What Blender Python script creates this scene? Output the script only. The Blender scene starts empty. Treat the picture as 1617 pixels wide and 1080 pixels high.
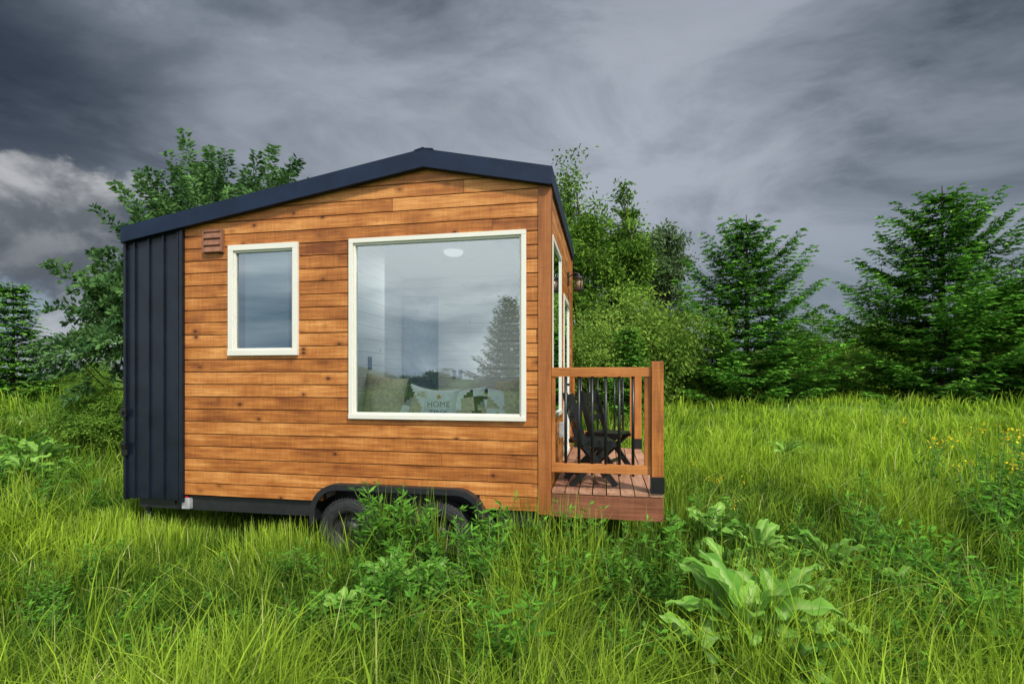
import bpy, math, random
import numpy as np
from mathutils import Vector, Matrix
random.seed(7); np.random.seed(7)
R=random.random
def U(a,b): return a+(b-a)*random.random()
sc=bpy.context.scene
COL=sc.collection
# ---------------------------------------------------------------- nodes helpers
def newmat(name):
    m=bpy.data.materials.new(name); m.use_nodes=True
    nt=m.node_tree; nt.nodes.clear()
    return m,nt
def N(nt,t,**kw):
    n=nt.nodes.new(t)
    for k,v in kw.items(): setattr(n,k,v)
    return n
def L(nt,a,b): nt.links.new(a,b)
def math_(nt,op,a,b=None,c=None,clamp=False):
    n=nt.nodes.new('ShaderNodeMath'); n.operation=op; n.use_clamp=clamp
    for i,x in enumerate((a,b,c)):
        if x is None: continue
        if isinstance(x,(int,float)): n.inputs[i].default_value=x
        else: nt.links.new(x,n.inputs[i])
    return n.outputs[0]
def mixc(nt,f,a,b,mode='MIX'):
    n=nt.nodes.new('ShaderNodeMix'); n.data_type='RGBA'; n.blend_type=mode
    for s,x in ((n.inputs[0],f),(n.inputs[6],a),(n.inputs[7],b)):
        if isinstance(x,(int,float)): s.default_value=x
        elif isinstance(x,tuple): s.default_value=(x[0],x[1],x[2],1)
        else: nt.links.new(x,s)
    return n.outputs[2]
def ramp(nt,f,stops,interp='LINEAR'):
    n=nt.nodes.new('ShaderNodeValToRGB'); n.color_ramp.interpolation=interp
    e=n.color_ramp.elements
    while len(e)<len(stops): e.new(.5)
    for i,(p,c) in enumerate(stops):
        e[i].position=p; e[i].color=(c,c,c,1) if isinstance(c,(int,float)) else (c[0],c[1],c[2],1)
    nt.links.new(f,n.inputs[0]); return n.outputs[0]
def maprange(nt,f,a,b,c,d,smooth=True):
    n=nt.nodes.new('ShaderNodeMapRange'); n.interpolation_type='SMOOTHSTEP' if smooth else 'LINEAR'
    nt.links.new(f,n.inputs[0])
    for i,x in enumerate((a,b,c,d)): n.inputs[i+1].default_value=x
    return n.outputs[0]
def noise(nt,vec,scale,detail=4,rough=.55,dist=0,dim='3D'):
    n=nt.nodes.new('ShaderNodeTexNoise'); n.noise_dimensions=dim; n.inputs['Scale'].default_value=scale
    n.inputs['Detail'].default_value=detail; n.inputs['Roughness'].default_value=rough
    n.inputs['Distortion'].default_value=dist
    if vec is not None: nt.links.new(vec,n.inputs['Vector'])
    return n.outputs[0]
def vmul(nt,v,s):
    n=nt.nodes.new('ShaderNodeVectorMath'); n.operation='MULTIPLY'; nt.links.new(v,n.inputs[0]); n.inputs[1].default_value=s
    return n.outputs[0]
def pbr(nt,col,rough=.5,metal=0,bump=None,bs=.3,bd=.01,spec=.5):
    p=N(nt,'ShaderNodeBsdfPrincipled'); o=N(nt,'ShaderNodeOutputMaterial')
    for s,x in (('Base Color',col),('Roughness',rough),('Metallic',metal)):
        if isinstance(x,tuple): p.inputs[s].default_value=(x[0],x[1],x[2],1)
        elif isinstance(x,(int,float)): p.inputs[s].default_value=x
        else: L(nt,x,p.inputs[s])
    p.inputs['Specular IOR Level'].default_value=spec
    if bump is not None:
        b=N(nt,'ShaderNodeBump'); b.inputs['Strength'].default_value=bs; b.inputs['Distance'].default_value=bd
        L(nt,bump,b.inputs['Height']); L(nt,b.outputs[0],p.inputs['Normal'])
    L(nt,p.outputs[0],o.inputs[0]); return p
def attr(nt,name):
    return N(nt,'ShaderNodeAttribute',attribute_name=name)
def wood(name,c0,c1,c2,knots=True,rough=.5,var=.22):
    m,nt=newmat(name)
    g=attr(nt,'gc').outputs['Vector']; b=attr(nt,'bc').outputs['Fac']
    gr=noise(nt,vmul(nt,g,(1.6,34,34)),1.0,5,.6,.8)
    fine=noise(nt,vmul(nt,g,(9,170,170)),1.0,3,.6,.2)
    saw=noise(nt,vmul(nt,g,(60,3,3)),1.0,2,.5)
    blot=noise(nt,vmul(nt,g,(2.2,6,6)),1.0,3,.5)
    f=math_(nt,'ADD',math_(nt,'MULTIPLY',gr,.70),math_(nt,'MULTIPLY',math_(nt,'SUBTRACT',b,.5),var))
    f=math_(nt,'ADD',f,math_(nt,'MULTIPLY',math_(nt,'SUBTRACT',blot,.5),.66))
    f=math_(nt,'ADD',f,math_(nt,'MULTIPLY',math_(nt,'SUBTRACT',saw,.5),.20))
    f=math_(nt,'ADD',f,.10)
    col=ramp(nt,f,[(.18,c0),(.45,c1),(.70,c2)])
    col=mixc(nt,math_(nt,'MULTIPLY',maprange(nt,fine,.45,.75,0,1),.36),col,c0)
    if knots:
        v=N(nt,'ShaderNodeTexVoronoi'); v.inputs['Scale'].default_value=6.0; L(nt,vmul(nt,g,(.66,1,.01)),v.inputs['Vector'])
        sel=N(nt,'ShaderNodeSeparateColor'); L(nt,v.outputs['Color'],sel.inputs[0])
        on=math_(nt,'GREATER_THAN',sel.outputs[0],.34)
        k=math_(nt,'MULTIPLY',maprange(nt,v.outputs['Distance'],.05,.125,1,0),on)
        halo=math_(nt,'MULTIPLY',maprange(nt,v.outputs['Distance'],.08,.30,.55,0),on)
        col=mixc(nt,halo,col,c0)
        col=mixc(nt,math_(nt,'MULTIPLY',k,.9),col,(c0[0]*.20,c0[1]*.20,c0[2]*.3))
    pbr(nt,col,rough,bump=math_(nt,'ADD',gr,fine),bs=.35,bd=.004,spec=.3)
    return m
M={}
M['siding']=wood('cedar_siding',(.155,.042,.009),(.40,.140,.030),(.64,.29,.085),var=.19)
M['trimwood']=wood('stained_trim',(.12,.035,.010),(.26,.085,.02),(.36,.13,.035),False)
M['rail']=wood('railing_wood',(.18,.055,.012),(.38,.135,.03),(.5,.2,.06),False)
M['deck']=wood('deck_boards',(.19,.085,.05),(.36,.18,.11),(.50,.30,.20),False,.55)
M['rim']=wood('deck_rim',(.13,.045,.022),(.25,.092,.045),(.34,.125,.06),False,.6)
def simple(name,col,rough=.5,metal=0,nz=.25,sc_=12,spec=.5):
    m,nt=newmat(name)
    tc=N(nt,'ShaderNodeTexCoord').outputs['Object']
    n=noise(nt,tc,sc_,4,.6)
    c=mixc(nt,maprange(nt,n,.3,.7,0,1),tuple(x*(1-nz) for x in col),tuple(min(1,x*(1+nz)) for x in col))
    pbr(nt,c,rough,metal,bump=n,bs=.10,bd=.003,spec=spec); return m
M['navy']=simple('navy_metal',(.006,.014,.036),.5,.0,.25,3,.22)
M['blackmetal']=simple('black_cladding',(.006,.009,.017),.42,.0,.3,4,.35)
M['black']=simple('black_paint',(.008,.008,.009),.35)
M['steel']=simple('trailer_steel',(.012,.013,.015),.5)
M['rubber']=simple('tyre_rubber',(.016,.016,.018),.8,0,.35,25)
M['rimm']=simple('wheel_steel',(.03,.03,.033),.5,.3)
M['galv']=simple('galvanised',(.38,.39,.40),.5,.2)
M['white']=simple('cream_window_frame',(.64,.62,.55),.4,0,.02,3)
M['vent']=simple('vent_brown',(.21,.085,.045),.55)
M['red']=simple('red_reflector',(.5,.01,.01),.3)
M['dark']=simple('dark_backing',(.02,.012,.008),.9)
M['bluegrey']=simple('cabinet_bluegrey',(.13,.19,.24),.5)
M['floorw']=simple('pale_floor',(.36,.30,.23),.5)
M['tan']=simple('tan_fabric',(.60,.51,.38),.9,0,.2,30,.2)
M['offw']=simple('white_fabric',(.84,.86,.88),.9,0,.06,30,.2)
M['grey']=simple('grey_fabric',(.34,.33,.32),.9,0,.1,30,.2)
M['blackf']=simple('black_fabric',(.03,.03,.034),.9,0,.1,30,.2)
M['letter']=simple('letter_ink',(.30,.31,.33),.8)
M['orange']=simple('orange_ink',(.6,.3,.12),.8)
M['blind']=simple('roller_blind',(.17,.22,.25),.8,0,.08,2)
M['amber']=simple('amber_glass',(.3,.2,.12),.15,0,.2)
def plankwhite():
    m,nt=newmat('whitewashed_planks')
    tc=N(nt,'ShaderNodeTexCoord').outputs['Object']
    s=N(nt,'ShaderNodeSeparateXYZ'); L(nt,tc,s.inputs[0])
    z=math_(nt,'FRACT',math_(nt,'DIVIDE',s.outputs[2],.15))
    line=math_(nt,'LESS_THAN',z,.05)
    g=noise(nt,vmul(nt,tc,(1.5,1.5,18)),1,4,.6)
    v=N(nt,'ShaderNodeTexVoronoi'); v.inputs['Scale'].default_value=3.2; L(nt,tc,v.inputs['Vector'])
    k=maprange(nt,v.outputs['Distance'],.04,.09,.7,0)
    c=mixc(nt,g,(.62,.61,.57),(.80,.80,.78))
    c=mixc(nt,k,c,(.25,.18,.12)); c=mixc(nt,math_(nt,'MULTIPLY',line,.6),c,(.2,.18,.16))
    pbr(nt,c,.6); return m
M['plank']=plankwhite()
def lampmat():
    m,nt=newmat('lit_lamp_glass')
    e=N(nt,'ShaderNodeEmission'); e.inputs[0].default_value=(1,.97,.9,1); e.inputs[1].default_value=.45
    o=N(nt,'ShaderNodeOutputMaterial'); L(nt,e.outputs[0],o.inputs[0]); return m
M['lamp']=lampmat()
def glass():
    m,nt=newmat('window_glass')
    t=N(nt,'ShaderNodeBsdfTransparent'); t.inputs[0].default_value=(.80,.89,.91,1)
    g=N(nt,'ShaderNodeBsdfGlossy'); g.inputs['Roughness'].default_value=.0; g.inputs[0].default_value=(.86,.96,1,1)
    fr=N(nt,'ShaderNodeFresnel'); fr.inputs[0].default_value=1.5
    f=math_(nt,'ADD',math_(nt,'MULTIPLY',fr.outputs[0],1.6),.155,clamp=True)
    mx=N(nt,'ShaderNodeMixShader'); o=N(nt,'ShaderNodeOutputMaterial')
    L(nt,f,mx.inputs[0]); L(nt,t.outputs[0],mx.inputs[1]); L(nt,g.outputs[0],mx.inputs[2]); L(nt,mx.outputs[0],o.inputs[0]); return m
M['glass']=glass()
def foliage(name,dark,light,trans=.3,tip=None):
    m,nt=newmat(name)
    a=attr(nt,'col'); s=N(nt,'ShaderNodeSeparateColor'); L(nt,a.outputs['Color'],s.inputs[0])
    c=mixc(nt,s.outputs[0],dark,light)
    if tip: c=mixc(nt,s.outputs[1],c,tip)
    p=N(nt,'ShaderNodeBsdfDiffuse'); L(nt,c,p.inputs[0])
    t=N(nt,'ShaderNodeBsdfTranslucent'); L(nt,c,t.inputs[0])
    mx=N(nt,'ShaderNodeMixShader'); mx.inputs[0].default_value=trans; o=N(nt,'ShaderNodeOutputMaterial')
    L(nt,p.outputs[0],mx.inputs[1]); L(nt,t.outputs[0],mx.inputs[2]); L(nt,mx.outputs[0],o.inputs[0]); return m
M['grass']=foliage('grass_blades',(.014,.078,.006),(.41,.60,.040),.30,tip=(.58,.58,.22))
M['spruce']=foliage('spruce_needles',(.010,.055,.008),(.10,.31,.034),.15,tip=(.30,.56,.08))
M['leafA']=foliage('ash_leaves',(.030,.085,.030),(.16,.30,.09),.3)
M['leafB']=foliage('tree_leaves',(.028,.085,.012),(.21,.36,.05),.3)
M['leafC']=foliage('willow_leaves',(.055,.135,.018),(.30,.44,.075),.35)
M['leafD']=foliage('poplar_leaves',(.040,.085,.035),(.17,.25,.10),.3)
M['dock']=foliage('dock_leaf',(.06,.20,.025),(.27,.50,.08),.3,tip=(.42,.58,.2))
M['weed']=foliage('weed_leaf',(.018,.085,.012),(.15,.36,.04),.3)
M['flower']=foliage('yellow_petals',(.75,.55,.02),(.85,.72,.05),.3)
M['bark']=simple('bark',(.05,.038,.028),.9,0,.5,8)
M['weedstem']=simple('weed_stem',(.08,.14,.03),.7)
def groundmat():
    m,nt=newmat('meadow_soil')
    tc=N(nt,'ShaderNodeTexCoord').outputs['Object']
    a=noise(nt,tc,.25,4,.6); b=noise(nt,tc,6,4,.7)
    c=mixc(nt,maprange(nt,a,.35,.65,0,1),(.03,.09,.010),(.14,.24,.03))
    c=mixc(nt,maprange(nt,b,.4,.7,0,.8),c,(.016,.04,.008))
    pbr(nt,c,.95,bump=b,bs=.8,bd=.06,spec=.1); return m
M['ground']=groundmat()
# ---------------------------------------------------------------- mesh builder
def wl(o):
    v=Vector((0,0,0))
    while o is not None: v=v+o.location; o=o.parent
    return v
def tag(o,label=None,cat=None,group=None,kind=None):
    if label: o['label']=label
    if cat: o['category']=cat
    if group: o['group']=group
    if kind: o['kind']=kind
def empty(name,loc=(0,0,0),label=None,cat=None,group=None,kind=None):
    e=bpy.data.objects.new(name,None); e.location=loc; e.empty_display_size=.2
    COL.objects.link(e); tag(e,label,cat,group,kind); return e
def link(o,parent=None):
    COL.objects.link(o)
    if parent is not None: o.parent=parent
    return o
class MB:
    def __init__(s): s.v=[];s.f=[];s.g=[];s.b=[];s.m=[]
    def add(s,vs,fs,long=0,bc=None,mi=0):
        if bc is None: bc=R()
        off=(R()*30,R()*30,R()*30)
        n=len(s.v)
        for v in vs:
            s.v.append(tuple(v))
            if long==0: w=(v[0],v[2],v[1])
            elif long==1: w=(v[1],v[2],v[0])
            else: w=(v[2],v[0],v[1])
            s.g.append((w[0]+off[0],w[1]+off[1],w[2]+off[2])); s.b.append(bc)
        for f in fs: s.f.append([n+i for i in f]); s.m.append(mi)
    def box(s,x0,x1,y0,y1,z0,z1,long=None,bc=None,mi=0):
        d=(x1-x0,y1-y0,z1-z0)
        if long is None: long=d.index(max(d))
        vs=[(x0,y0,z0),(x1,y0,z0),(x1,y1,z0),(x0,y1,z0),(x0,y0,z1),(x1,y0,z1),(x1,y1,z1),(x0,y1,z1)]
        s.add(vs,[(0,3,2,1),(4,5,6,7),(0,1,5,4),(1,2,6,5),(2,3,7,6),(3,0,4,7)],long,bc,mi)
    def prism_xz(s,poly,y0,y1,long=0,bc=None,mi=0):
        n=len(poly)
        vs=[(p[0],y0,p[1]) for p in poly]+[(p[0],y1,p[1]) for p in poly]
        fs=[list(range(n)),list(range(2*n-1,n-1,-1))]+[(i,i+n,(i+1)%n+n,(i+1)%n) for i in range(n)]
        s.add(vs,fs,long,bc,mi)
    def beam(s,p0,p1,w,t,side=(0,1,0),mi=0,bc=None):
        p0=Vector(p0);p1=Vector(p1);d=(p1-p0).normalized();sd=Vector(side);sd=(sd-d*sd.dot(d)).normalized();u=d.cross(sd)
        vs=[]
        for p in (p0,p1):
            for a,b in ((-1,-1),(1,-1),(1,1),(-1,1)): vs.append(p+sd*a*w/2+u*b*t/2)
        dd=[abs(x) for x in d]
        s.add(vs,[(3,2,1,0),(4,5,6,7),(0,1,5,4),(1,2,6,5),(2,3,7,6),(3,0,4,7)],dd.index(max(dd)),bc,mi)
    def tube(s,pts,rad,n=6,mi=0):
        pts=[Vector(p) for p in pts]; vs=[];fs=[]
        for i,p in enumerate(pts):
            d=(pts[min(i+1,len(pts)-1)]-pts[max(i-1,0)]).normalized()
            a=d.orthogonal().normalized() if i==0 else (pa-d*pa.dot(d)).normalized()
            pa=a; b=d.cross(a); r=rad[i]
            for k in range(n):
                t=2*math.pi*k/n; vs.append(p+a*math.cos(t)*r+b*math.sin(t)*r)
        for i in range(len(pts)-1):
            for k in range(n): fs.append((i*n+k,i*n+(k+1)%n,(i+1)*n+(k+1)%n,(i+1)*n+k))
        fs.append(list(range(n))[::-1]); fs.append([(len(pts)-1)*n+k for k in range(n)])
        s.add(vs,fs,2,None,mi)
    def lathe(s,prof,c,axis='y',n=40,mi=0):
        vs=[];fs=[];m=len(prof)
        for k in range(n):
            t=2*math.pi*k/n
            for r,h in prof:
                if axis=='y': vs.append((c[0]+r*math.cos(t),c[1]+h,c[2]+r*math.sin(t)))
                else: vs.append((c[0]+r*math.cos(t),c[1]+r*math.sin(t),c[2]+h))
        for k in range(n):
            k2=(k+1)%n
            for i in range(m-1): fs.append((k*m+i,k*m+i+1,k2*m+i+1,k2*m+i))
        s.add(vs,fs,0,None,mi)
    def make(s,name,parent=None,mats=('white',),smooth=False,base=None,bevel=0,label=None):
        me=bpy.data.meshes.new(name)
        b=wl(parent) if parent is not None else (Vector(base) if base else Vector((0,0,0)))
        me.from_pydata([(v[0]-b.x,v[1]-b.y,v[2]-b.z) for v in s.v],[],s.f)
        a=me.attributes.new('gc','FLOAT_VECTOR','POINT'); a.data.foreach_set('vector',np.array(s.g,dtype=np.float32).ravel())
        a=me.attributes.new('bc','FLOAT','POINT'); a.data.foreach_set('value',np.array(s.b,dtype=np.float32))
        for k in mats: me.materials.append(M[k])
        me.polygons.foreach_set('material_index',s.m)
        if smooth: me.polygons.foreach_set('use_smooth',[True]*len(s.f))
        me.update()
        o=bpy.data.objects.new(name,me)
        if parent is None: o.location=b
        link(o,parent)
        if bevel:
            md=o.modifiers.new('bevel','BEVEL'); md.width=bevel; md.segments=2; md.limit_method='ANGLE'
        if label: o['label']=label
        return o
def raw_mesh(name,V,F,mat,col=None,parent=None,smooth=False):
    V=np.asarray(V,dtype=np.float32);F=np.asarray(F,dtype=np.int32);k=F.shape[1]
    me=bpy.data.meshes.new(name); me.vertices.add(len(V)); me.vertices.foreach_set('co',V.ravel())
    me.loops.add(F.size); me.loops.foreach_set('vertex_index',F.ravel())
    me.polygons.add(len(F)); me.polygons.foreach_set('loop_start',np.arange(0,F.size,k,dtype=np.int32))
    me.update(calc_edges=True)
    if smooth: me.polygons.foreach_set('use_smooth',np.ones(len(F),dtype=bool))
    if col is not None:
        a=me.color_attributes.new('col','FLOAT_COLOR','POINT')
        c=np.ones((len(V),4),dtype=np.float32); c[:,:col.shape[1]]=col; a.data.foreach_set('color',c.ravel())
    me.materials.append(M[mat]); o=bpy.data.objects.new(name,me); link(o,parent); return o
def nrm(a): return a/(np.linalg.norm(a,axis=-1,keepdims=True)+1e-9)
def leaves(name,P,D,NN,Ln,W,col,mat,parent):
    D=nrm(D); S=nrm(np.cross(D,NN)); n=len(P)
    Ln=np.broadcast_to(np.asarray(Ln,dtype=float).reshape(-1,1),(n,1)); W=np.broadcast_to(np.asarray(W,dtype=float).reshape(-1,1),(n,1))
    V=np.stack([P,P+D*Ln*.5+S*W/2,P+D*Ln,P+D*Ln*.5-S*W/2],1).reshape(-1,3)
    F=np.arange(4*n).reshape(n,4); C=np.repeat(col,4,axis=0)
    return raw_mesh(name,V,F,mat,C,parent)
# ---------------------------------------------------------------- terrain
def sst(t): t=np.clip(t,0,1); return t*t*(3-2*t)
def gz(x,y):
    x=np.asarray(x,dtype=float);y=np.asarray(y,dtype=float)
    d=np.hypot(x,y); h=.85*sst((d-9)/19)-.9*sst((d-60)/60)
    return h+.05*np.sin(x*.7+1)*np.sin(y*.6)*sst((d-2)/6)
ax=np.concatenate([-np.geomspace(900,40,22),np.linspace(-38,38,77),np.geomspace(40,900,22)])
XX,YY=np.meshgrid(ax,ax); V=np.stack([XX,YY,gz(XX,YY)],-1).reshape(-1,3); n=len(ax)
I=np.arange(n*n).reshape(n,n); F=np.stack([I[:-1,:-1],I[:-1,1:],I[1:,1:],I[1:,:-1]],-1).reshape(-1,4)
g=raw_mesh('ground',V,F,'ground',smooth=True); tag(g,'meadow ground under tall green grass','ground',kind='structure')
# ---------------------------------------------------------------- HOUSE
H=empty('tiny_house',(-3.0,6.6,0),'timber clad tiny house on wheels with dark metal roof','house')
D0=5.0; XL,XR=-5.52,-.553; XW=-4.75
def roofz(x): return 4.29-.1615*(-1.845-x) if x<-1.845 else 4.29-.2113*(x+1.845)
def clip(poly,a,b,c):
    out=[]
    for i in range(len(poly)):
        p,q=poly[i],poly[(i+1)%len(poly)]
        dp=a*p[0]+b*p[1]-c; dq=a*q[0]+b*q[1]-c
        if dp<=0: out.append(p)
        if dp*dq<0:
            t=dp/(dp-dq); out.append((p[0]+(q[0]-p[0])*t,p[1]+(q[1]-p[1])*t))
    return out
def gable(poly,off=.05):
    poly=clip(poly,-.1615,1,4.29+.1615*1.845-off)
    if len(poly)>2: poly=clip(poly,.2113,1,4.29-.2113*1.845-off)
    return poly
def minus(r,holes):
    rs=[r]
    for h in holes:
        new=[]
        for x0,x1,z0,z1 in rs:
            hx0,hx1,hz0,hz1=h
            if hx0>=x1 or hx1<=x0 or hz0>=z1 or hz1<=z0: new.append((x0,x1,z0,z1)); continue
            if z0<hz0: new.append((x0,x1,z0,hz0))
            if z1>hz1: new.append((x0,x1,hz1,z1))
            a,b=max(z0,hz0),min(z1,hz1)
            if x0<hx0: new.append((x0,hx0,a,b))
            if x1>hx1: new.append((hx1,x1,a,b))
        rs=new
    return rs
W1=(-2.70,-.79,1.52,3.43); W2=(-4.16,-3.30,2.20,3.43)
def shrink(w,s): return (w[0]+s,w[1]-s,w[2]+s,w[3]-s)
HOLES=[shrink(W1,.03),shrink(W2,.03),(-3.02,-1.27,.3,.76)]
GAP=.0052
mb=MB(); z=.62
while z<4.3:
    z1=z+.14
    x=XW+.01; joints=[x]
    while x<XR-.1:
        x+=U(2.4,7); joints.append(min(x,XR-.10))
    for a,b in zip(joints[:-1],joints[1:]):
        if b-a<.02: continue
        bc=R(); st=random.getstate()
        for r in minus((a+.0015,b-.0015,z+GAP,z1-GAP),HOLES):
            p=gable([(r[0],r[2]),(r[1],r[2]),(r[1],r[3]),(r[0],r[3])])
            if len(p)>2:
                random.setstate(st); mb.prism_xz(p,D0,D0+.018,0,bc)
        R()
    z=z1
mb.make('timber_wall',H,('siding',),label='warm orange brown horizontal plank wall')
mb=MB()
for r in minus((XW,XR,.62,4.3),HOLES):
    p=gable([(r[0],r[2]),(r[1],r[2]),(r[1],r[3]),(r[0],r[3])])
    if len(p)>2: mb.prism_xz(p,D0+.018,D0+.08)
SW=(5.20,6.22,1.52,3.43); SD=(6.60,7.50,.88,3.05)
SH=[shrink(SW,.03),shrink(SD,.03)]
for r in minus((D0+.08,8.12,.62,3.9),SH): mb.box(XR-.08,XR-.02,r[0],r[1],r[2],r[3])
mb.make('wall_sheathing',H,('dark',))
mb=MB(); z=.62
while z<3.9:
    z1=min(z+.14,3.93); bc=R(); st=random.getstate()
    for r in minus((D0+.001,8.2,z+GAP,z1-GAP),SH):
        random.setstate(st); mb.box(XR-.02,XR-.001,r[0],r[1],r[2],r[3],1,bc)
    z=z1; R()
mb.make('timber_side_wall',H,('siding',))
mb=MB(); mb.box(XR-.115,XR+.012,D0-.014,D0-.001,.60,3.93,2); mb.box(XR,XR+.012,D0-.001,D0+.11,.60,3.93,2)
mb.make('corner_trim',H,('trimwood',))
mb=MB(); mb.box(XR,XR+.012,8.1,8.21,.6,3.93,2); mb.make('corner_trim',H,('trimwood',))
mb=MB()
def clad(u0,u1):
    pts=[];u=u0-.03
    while u<u1:
        for du,o in ((0,0),(.148,0),(.150,.022),(.168,.022),(.170,0)):
            if u0<=u+du<u1: pts.append((u+du,o))
        u+=.1955
    pts.append((u1,0)); return [(u0,0)]+pts
pf=clad(XL,XW); vs=[];fs=[]
for u,o in pf: vs+= [(u,D0-.012-o,.556),(u,D0-.012-o,roofz(u)-.08)]
for i in range(len(pf)-1): fs.append((2*i,2*i+2,2*i+3,2*i+1))
mb.add(vs,fs)
pf=clad(D0,8.2); vs=[];fs=[]
for u,o in pf: vs+= [(XL-o,u,.556),(XL-o,u,roofz(XL)-.06)]
for i in range(len(pf)-1): fs.append((2*i+2,2*i,2*i+1,2*i+3))
mb.add(vs,fs)
mb.box(XL+.005,XW,D0-.005,D0+.06,.556,3.6); mb.box(XL+.005,XL+.06,D0+.06,8.14,.556,3.6)
for k in range(25):
    x0=XL+(XR-XL)*k/25; x1=XL+(XR-XL)*(k+1)/25
    mb.box(x0,x1,8.14,8.2,.556,min(roofz(x0),roofz(x1))-.07)
mb.box(XL-.012,XL+.02,D0-.04,D0+.03,.54,roofz(XL)-.1)
mb.box(XW-.03,XW+.012,D0-.04,D0+.0,.54,roofz(XW)-.1)
mb.make('metal_cladding',H,('blackmetal',),label='black ribbed metal cladding at the end wall')
mb=MB(); mb.box(XL-.02,XL+.05,D0-.07,D0-.041,1.50,1.60); mb.box(XL+.0,XL+.03,D0-.095,D0-.07,1.53,1.57)
mb.make('latch',H,('black',),bevel=.003)
mb=MB(); mb.tube([(XL+.03,D0-.08,1.2),(XL+.03,D0-.06,1.14)],[.03,.035],10); mb.box(XL-.02,XL+.06,D0-.06,D0-.041,1.06,1.13)
mb.make('latch',H,('black',),bevel=.003)
# roof
mb=MB()
xa,xb=XL+.002,XR+.016
def rf(x,o): return roofz(x)+o
mb.prism_xz([(xa,rf(xa,-.06)),(-1.845,4.23),(-1.845,4.29),(xa,rf(xa,0))],4.95,8.26)
mb.prism_xz([(-1.845,4.23),(xb,rf(xb,-.06)),(xb,rf(xb,0)),(-1.845,4.29)],4.95,8.26)
roof=mb.make('roof',H,('navy',))
mb=MB()
mb.prism_xz([(xa,rf(xa,-.165)),(-1.845,4.125),(-1.845,4.297),(xa,rf(xa,.007))],4.925,4.948)
mb.prism_xz([(-1.845,4.125),(xb,rf(xb,-.160)),(xb,rf(xb,.007)),(-1.845,4.297)],4.925,4.948)
mb.prism_xz([(xa,rf(xa,-.18)),(-1.845,4.11),(-1.845,4.128),(xa,rf(xa,-.162))],4.915,4.99)
mb.prism_xz([(-1.845,4.11),(xb,rf(xb,-.175)),(xb,rf(xb,-.157)),(-1.845,4.128)],4.915,4.99)
mb.box(xb,xb+.014,4.925,8.26,rf(xb,-.165),rf(xb,.007)); mb.box(XR+.001,xb,4.99,8.26,rf(xb,-.165),rf(xb,-.14))
mb.box(xa-.014,xa,4.925,8.26,rf(xa,-.175),rf(xa,.007))
mb.make('fascia',roof,('navy',))
mb=MB()
for a,b in ((-.10,0),(0,.10)):
    x0,x1=-1.845+a,-1.845+b
    mb.prism_xz([(x0,roofz(x0)+.008),(x1,roofz(x1)+.008),(x1,roofz(x1)+.024),(x0,roofz(x0)+.014)],4.92,8.28)
mb.make('ridge_cap',roof,('navy',))
def window(w,plane='y',fw=.07,c='white',name='window',o=-.03):
    x0,x1,z0,z1=w
    mf=MB(); mg=MB()
    def bx(m,a,b,p,q,c0,c1,mi=0):
        if plane=='y': m.box(a,b,D0+p,D0+q,c0,c1,mi=mi)
        else: m.box(XR-q,XR-p,a,b,c0,c1,mi=mi)
    bx(mf,x0,x1,o,.06,z1-fw,z1); bx(mf,x0,x1,o-.008,.06,z0,z0+fw)
    bx(mf,x0,x0+fw,o,.06,z0+fw,z1-fw); bx(mf,x1-fw,x1,o,.06,z0+fw,z1-fw)
    i=fw; s=.020
    bx(mf,x0+i,x1-i,o+.022,.05,z1-i-s,z1-i); bx(mf,x0+i,x1-i,o+.022,.05,z0+i,z0+i+s)
    bx(mf,x0+i,x0+i+s,o+.022,.05,z0+i+s,z1-i-s); bx(mf,x1-i-s,x1-i,o+.022,.05,z0+i+s,z1-i-s)
    a,b=x0+i+s*.5,x1-i-s*.5
    if plane=='y': mg.add([(a,D0+.02,z0+i),(b,D0+.02,z0+i),(b,D0+.02,z1-i),(a,D0+.02,z1-i)],[(0,1,2,3)])
    else: mg.add([(XR-.005,a,z0+i),(XR-.005,b,z0+i),(XR-.005,b,z1-i),(XR-.005,a,z1-i)],[(0,1,2,3)])
    e=mf.make(name,H,(c,),bevel=.003)
    mg.make('pane',e,('glass',)); return e
window(W1,fw=.048)
window(W2,fw=.062)
window(SW,'x',fw=.05,o=-.012)
d=window(SD,'x',name='door',fw=.06,o=-.012)
mb=MB(); mb.box(XR+.012,XR+.07,6.66,6.69,1.85,1.88); mb.box(XR+.055,XR+.07,6.66,6.78,1.85,1.875)
mb.make('handle',d,('black',))
mb=MB(); x0,x1,z0,z1=-4.475,-4.22,3.36,3.61
mb.box(x0,x1,D0-.022,D0-.001,z0,z1)
mb.box(x0,x0+.02,D0-.045,D0-.022,z0,z1); mb.box(x1-.02,x1,D0-.045,D0-.022,z0,z1); mb.box(x0+.02,x1-.02,D0-.045,D0-.022,z1-.02,z1)
for i in range(3):
    zz=z0+.005+i*.077
    mb.add([(x0+.02,D0-.050,zz),(x1-.02,D0-.050,zz),(x1-.02,D0-.030,zz+.07),(x0+.02,D0-.030,zz+.07),(x0+.02,D0-.045,zz-.004),(x1-.02,D0-.045,zz-.004)],[(0,1,2,3),(4,5,1,0)])
mb.make('vent',H,('vent',))
mb=MB(); mb.box(XR,XR+.06,5.95,6.06,1.25,1.43); mb.make('outlet_cover',H,('galv',),bevel=.006)
mb=MB(); mb.box(XL+.06,-3.05,D0+.09,8.1,.62,.85); mb.box(-1.24,XR-.08,D0+.09,8.1,.62,.85); mb.box(-3.05,-1.24,D0+.4,8.1,.62,.85); mb.box(-3.05,-1.24,D0+.09,D0+.4,.79,.85)
mb.make('floor',H,('floorw',))
mb=MB(); mb.box(XL+.1,XR-.09,8.05,8.13,.85,3.62); mb.box(-2.80,-2.74,D0+.09,5.95,.85,3.62); mb.box(XL+.08,XR-.09,D0+.09,8.1,3.62,3.66)
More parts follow.
